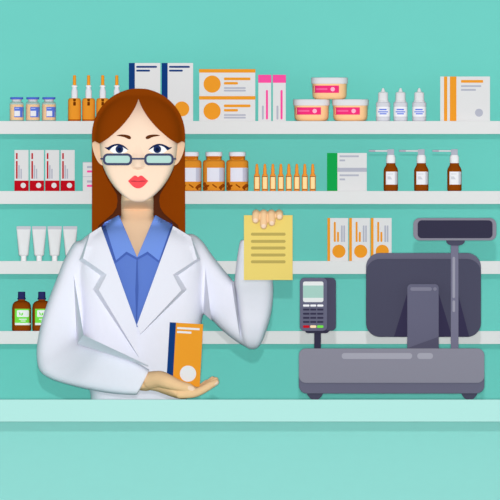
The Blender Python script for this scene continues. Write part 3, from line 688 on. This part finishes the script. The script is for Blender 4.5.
# crown and back of the head, then the long straight lengths behind the shoulders
hair.loft([(AX-max(dome(y)-.4, .5), y, AX+max(dome(y)-.4, .5), y, -.385, k_) for y, k_ in ((88.8, -.37), (90, -.34), (94, -.31), (102, -.285), (115, -.265), (135, -.255), (160, -.255), (185, -.26))], HAIR, p=2.6, seg=48, k=3)
lock = [(91.9, 138), (101, 138), (102, 160), (103.2, 170), (107.6, 180.5), (113.4, 188.6), (116.8, 194.6), (117.6, 201), (116.6, 207.5), (113, 213.4), (106, 219.4), (99, 225), (95, 234), (91.9, 240)]
hair.patch(lock, flat(-.392), lambda x, y: .004-.00018*abs(x-104), HAIR, 3, .04)
hair.patch([(2*AX-x-.2, y) for x, y in lock[:-2]] + [(182, 238), (185.3, 242)], flat(-.392), lambda x, y: .004-.00018*abs(x-173), HAIR, 3, .04)
ho = hair.obj('hair', per, sharp=60)
MB().loft([(95, 158, 182, 158, -.345, -.27), (94, 190, 183, 190, -.345, -.27), (93, 215, 184, 215, -.345, -.27), (93, 240, 184, 240, -.34, -.27), (95, 262, 182, 262, -.33, -.265)], HAIR_SHADE, p=4, k=2).obj('under_hair', per)['label'] = 'lengths behind the neck, coloured dark for their shade'  # shade around the neck is put into this layer's darker colour

# clothing below the counter
TR = mat('3C4560', 'trousers'); m = MB()
m.loft([(NX-52, 470, NX+52, 470, -.475, -.295), (NX-50, 500, NX+50, 500, -.47, -.30), (NX-49, 530, NX+49, 530, -.455, -.315)], TR, p=2.8)
for sx in (-25, 25): m.loft([(NX+sx-24, 510, NX+sx+24, 510, -.455, -.31), (NX+sx-21, 700, NX+sx+21, 700, -.435, -.33), (NX+sx-20, 880, NX+sx+20, 880, -.425, -.33)], TR, p=2.5)
m.obj('trousers', per)
for sx in (-25, 25):
    MB().loft([(NX+sx-13, 872, NX+sx+13, 872, -.41, -.335), (NX+sx-17, 882, NX+sx+17, 882, -.47, -.325), (NX+sx-19, 893, NX+sx+19, 893, -.53, -.32), (NX+sx-19, 900, NX+sx+19, 900, -.54, -.32)], mat('E8E8EC', 'shoe_white'), p=2.6).obj('shoe', per)

# eyeglasses
GF = mat('474B68', 'glasses_frame', rough=.6); gy = -.497
r = thing('eyeglasses', 138.3, 165.2, gy, 'narrow dark rectangular eyeglasses worn low on the nose', 'glasses')
m = MB()
for (a, b_) in ((102.9, 132.2), (144.2, 173.7)):
    o_ = rrect(a, b_, 153.4, 165.3, 5.0, 8); i_ = rrect(a+2.3, b_-2.3, 155.7, 163.0, 2.7, 8); n = len(o_)
    vs = [(X(x), gy-.0015, Z(y)) for x, y in o_] + [(X(x), gy-.0015, Z(y)) for x, y in i_] + [(X(x), gy+.0015, Z(y)) for x, y in o_] + [(X(x), gy+.0015, Z(y)) for x, y in i_]
    fs = []
    for i in range(n):
        j = (i+1) % n; fs += [[i, j, n+j, n+i], [2*n+i, 2*n+j, 3*n+j, 3*n+i], [i, j, 2*n+j, 2*n+i], [n+i, n+j, 3*n+j, 3*n+i]]
    m.add(vs, fs, GF)
m.box(132, 144.4, 157.9, 159.6, gy-.0012, gy+.0012, GF)
m.obj('frame', r)
for (a, b_) in ((102.9, 132.2), (144.2, 173.7)):
    MB().prism(rrect(a+1.9, b_-1.9, 155.5, 163.3, 2.4, 8), gy-.0005, gy+.0005, mat('C4EAE2', 'lens_tint', rough=.3, alpha=.78)).obj('lens', r)
for s in (0, 1):
    q = (lambda x: x) if s == 0 else (lambda x: 2*138.3-x)
    a, b_ = sorted((q(100.4), q(103.2))); MB().box(a, b_, 158, 159.6, gy-.001, gy+.003, GF).obj('hinge', r)
    a, b_ = sorted((q(100.4), q(101.2))); MB().box(a, b_, 158, 159.6, gy+.002, -.42, GF).obj('temple', r)

# sheet held up in the raised hand
YP = -.6025
m = MB().box(243.9, 292.6, 215.2, 280, YP-.0003, YP+.0003, mat('E9D174', 'yellow_paper'))
for y in (232.7, 239.9, 246.5, 253.5, 260.3): m.bar(250.9, 285.6, y, y+3, YP-.0003, mat('B9A65C', 'paper_print'), t=.0002)
tag(m.obj('prescription_sheet', origin=org(268.2, 280, YP)), 'yellow prescription sheet with five printed lines, held up by its top edge', 'paper')
# box on the palm
m = MB().box(-16.7+250, 16.7+250, 400-62.8, 400, -.017, .015, mat('EA9A2E', 'carton_orange'))
m.box(233.3-.1, 233.3+6.2, 400-62.8-.1, 400.0, -.0174, .0154, NAVY)
W2 = mat('E4E4E6', 'carton_print')
m.bar(241, 263.4, 341.4, 343.4, -.017, W2, .4); m.bar(241, 255.4, 345.3, 347.3, -.017, W2, .4); m.dot(254.3, 387.4, 8.1, -.017, W2)
o = m.obj('medicine_carton', origin=Vector((0, 0, 1.0)))
o.location = (X(183.0), -.6225, Z(386.0)); o.rotation_euler = (0, math.radians(3.2), 0)
tag(o, 'orange medicine box with a navy edge and a white disc, held on an open palm', 'medicine box')

for ob in bpy.data.objects:
    if '_o' in ob: del ob['_o']

# ================================================================== light and camera
w = bpy.data.worlds.new('World'); bpy.context.scene.world = w; w.use_nodes = True
bg = w.node_tree.nodes['Background']; bg.inputs[0].default_value = (1, 1, 1, 1)
# bright horizon all round (shaped to flatten the shading), dimmer above and below
nt = w.node_tree; tc = nt.nodes.new('ShaderNodeTexCoord'); sp = nt.nodes.new('ShaderNodeSeparateXYZ'); nt.links.new(tc.outputs['Generated'], sp.inputs[0])
def mth(op, a, b_):
    n = nt.nodes.new('ShaderNodeMath'); n.operation = op
    for k, q in enumerate((a, b_)):
        if q is None: continue
        if isinstance(q, (int, float)): n.inputs[k].default_value = q
        else: nt.links.new(q, n.inputs[k])
    return n.outputs[0]
q = mth('DIVIDE', sp.outputs['Z'], 0.35); q = mth('MULTIPLY', q, q); q = mth('MULTIPLY', q, -1.0); q = mth('EXPONENT', q, None)
q = mth('ADD', mth('MULTIPLY', q, 0.53), 0.16); nt.links.new(q, bg.inputs[1])
def sun(name, energy, tilt, ang=0.5):
    l = bpy.data.lights.new(name, 'SUN'); l.energy = energy; l.angle = math.radians(ang); l.color = (1, 1, 1)
    o = bpy.data.objects.new(name, l); C.objects.link(o); o.location = (0, -4, 2.5)
    o.rotation_euler = (math.radians(90-tilt), 0, 0); return o
sun('frontal_fill_sun', math.pi*0.52, 0.0)  # added frontal light without a visible source, keeps surfaces evenly lit
sun('tilted_sun', math.pi*0.19, 3.5)  # added sun, tilted to cast the crisp band below each shelf
cd = bpy.data.cameras.new('camera'); cd.type = 'ORTHO'; cd.ortho_scale = 1.0; cd.clip_end = 50
cam = bpy.data.objects.new('camera', cd); C.objects.link(cam); cam.location = (0, -5, 1.3); cam.rotation_euler = (math.radians(90), 0, 0)
bpy.context.scene.camera = cam
vs_ = bpy.context.scene.view_settings; vs_.view_transform = 'Standard'; vs_.look = 'None'; vs_.exposure = 0; vs_.gamma = 1; vs_.use_curve_mapping = False
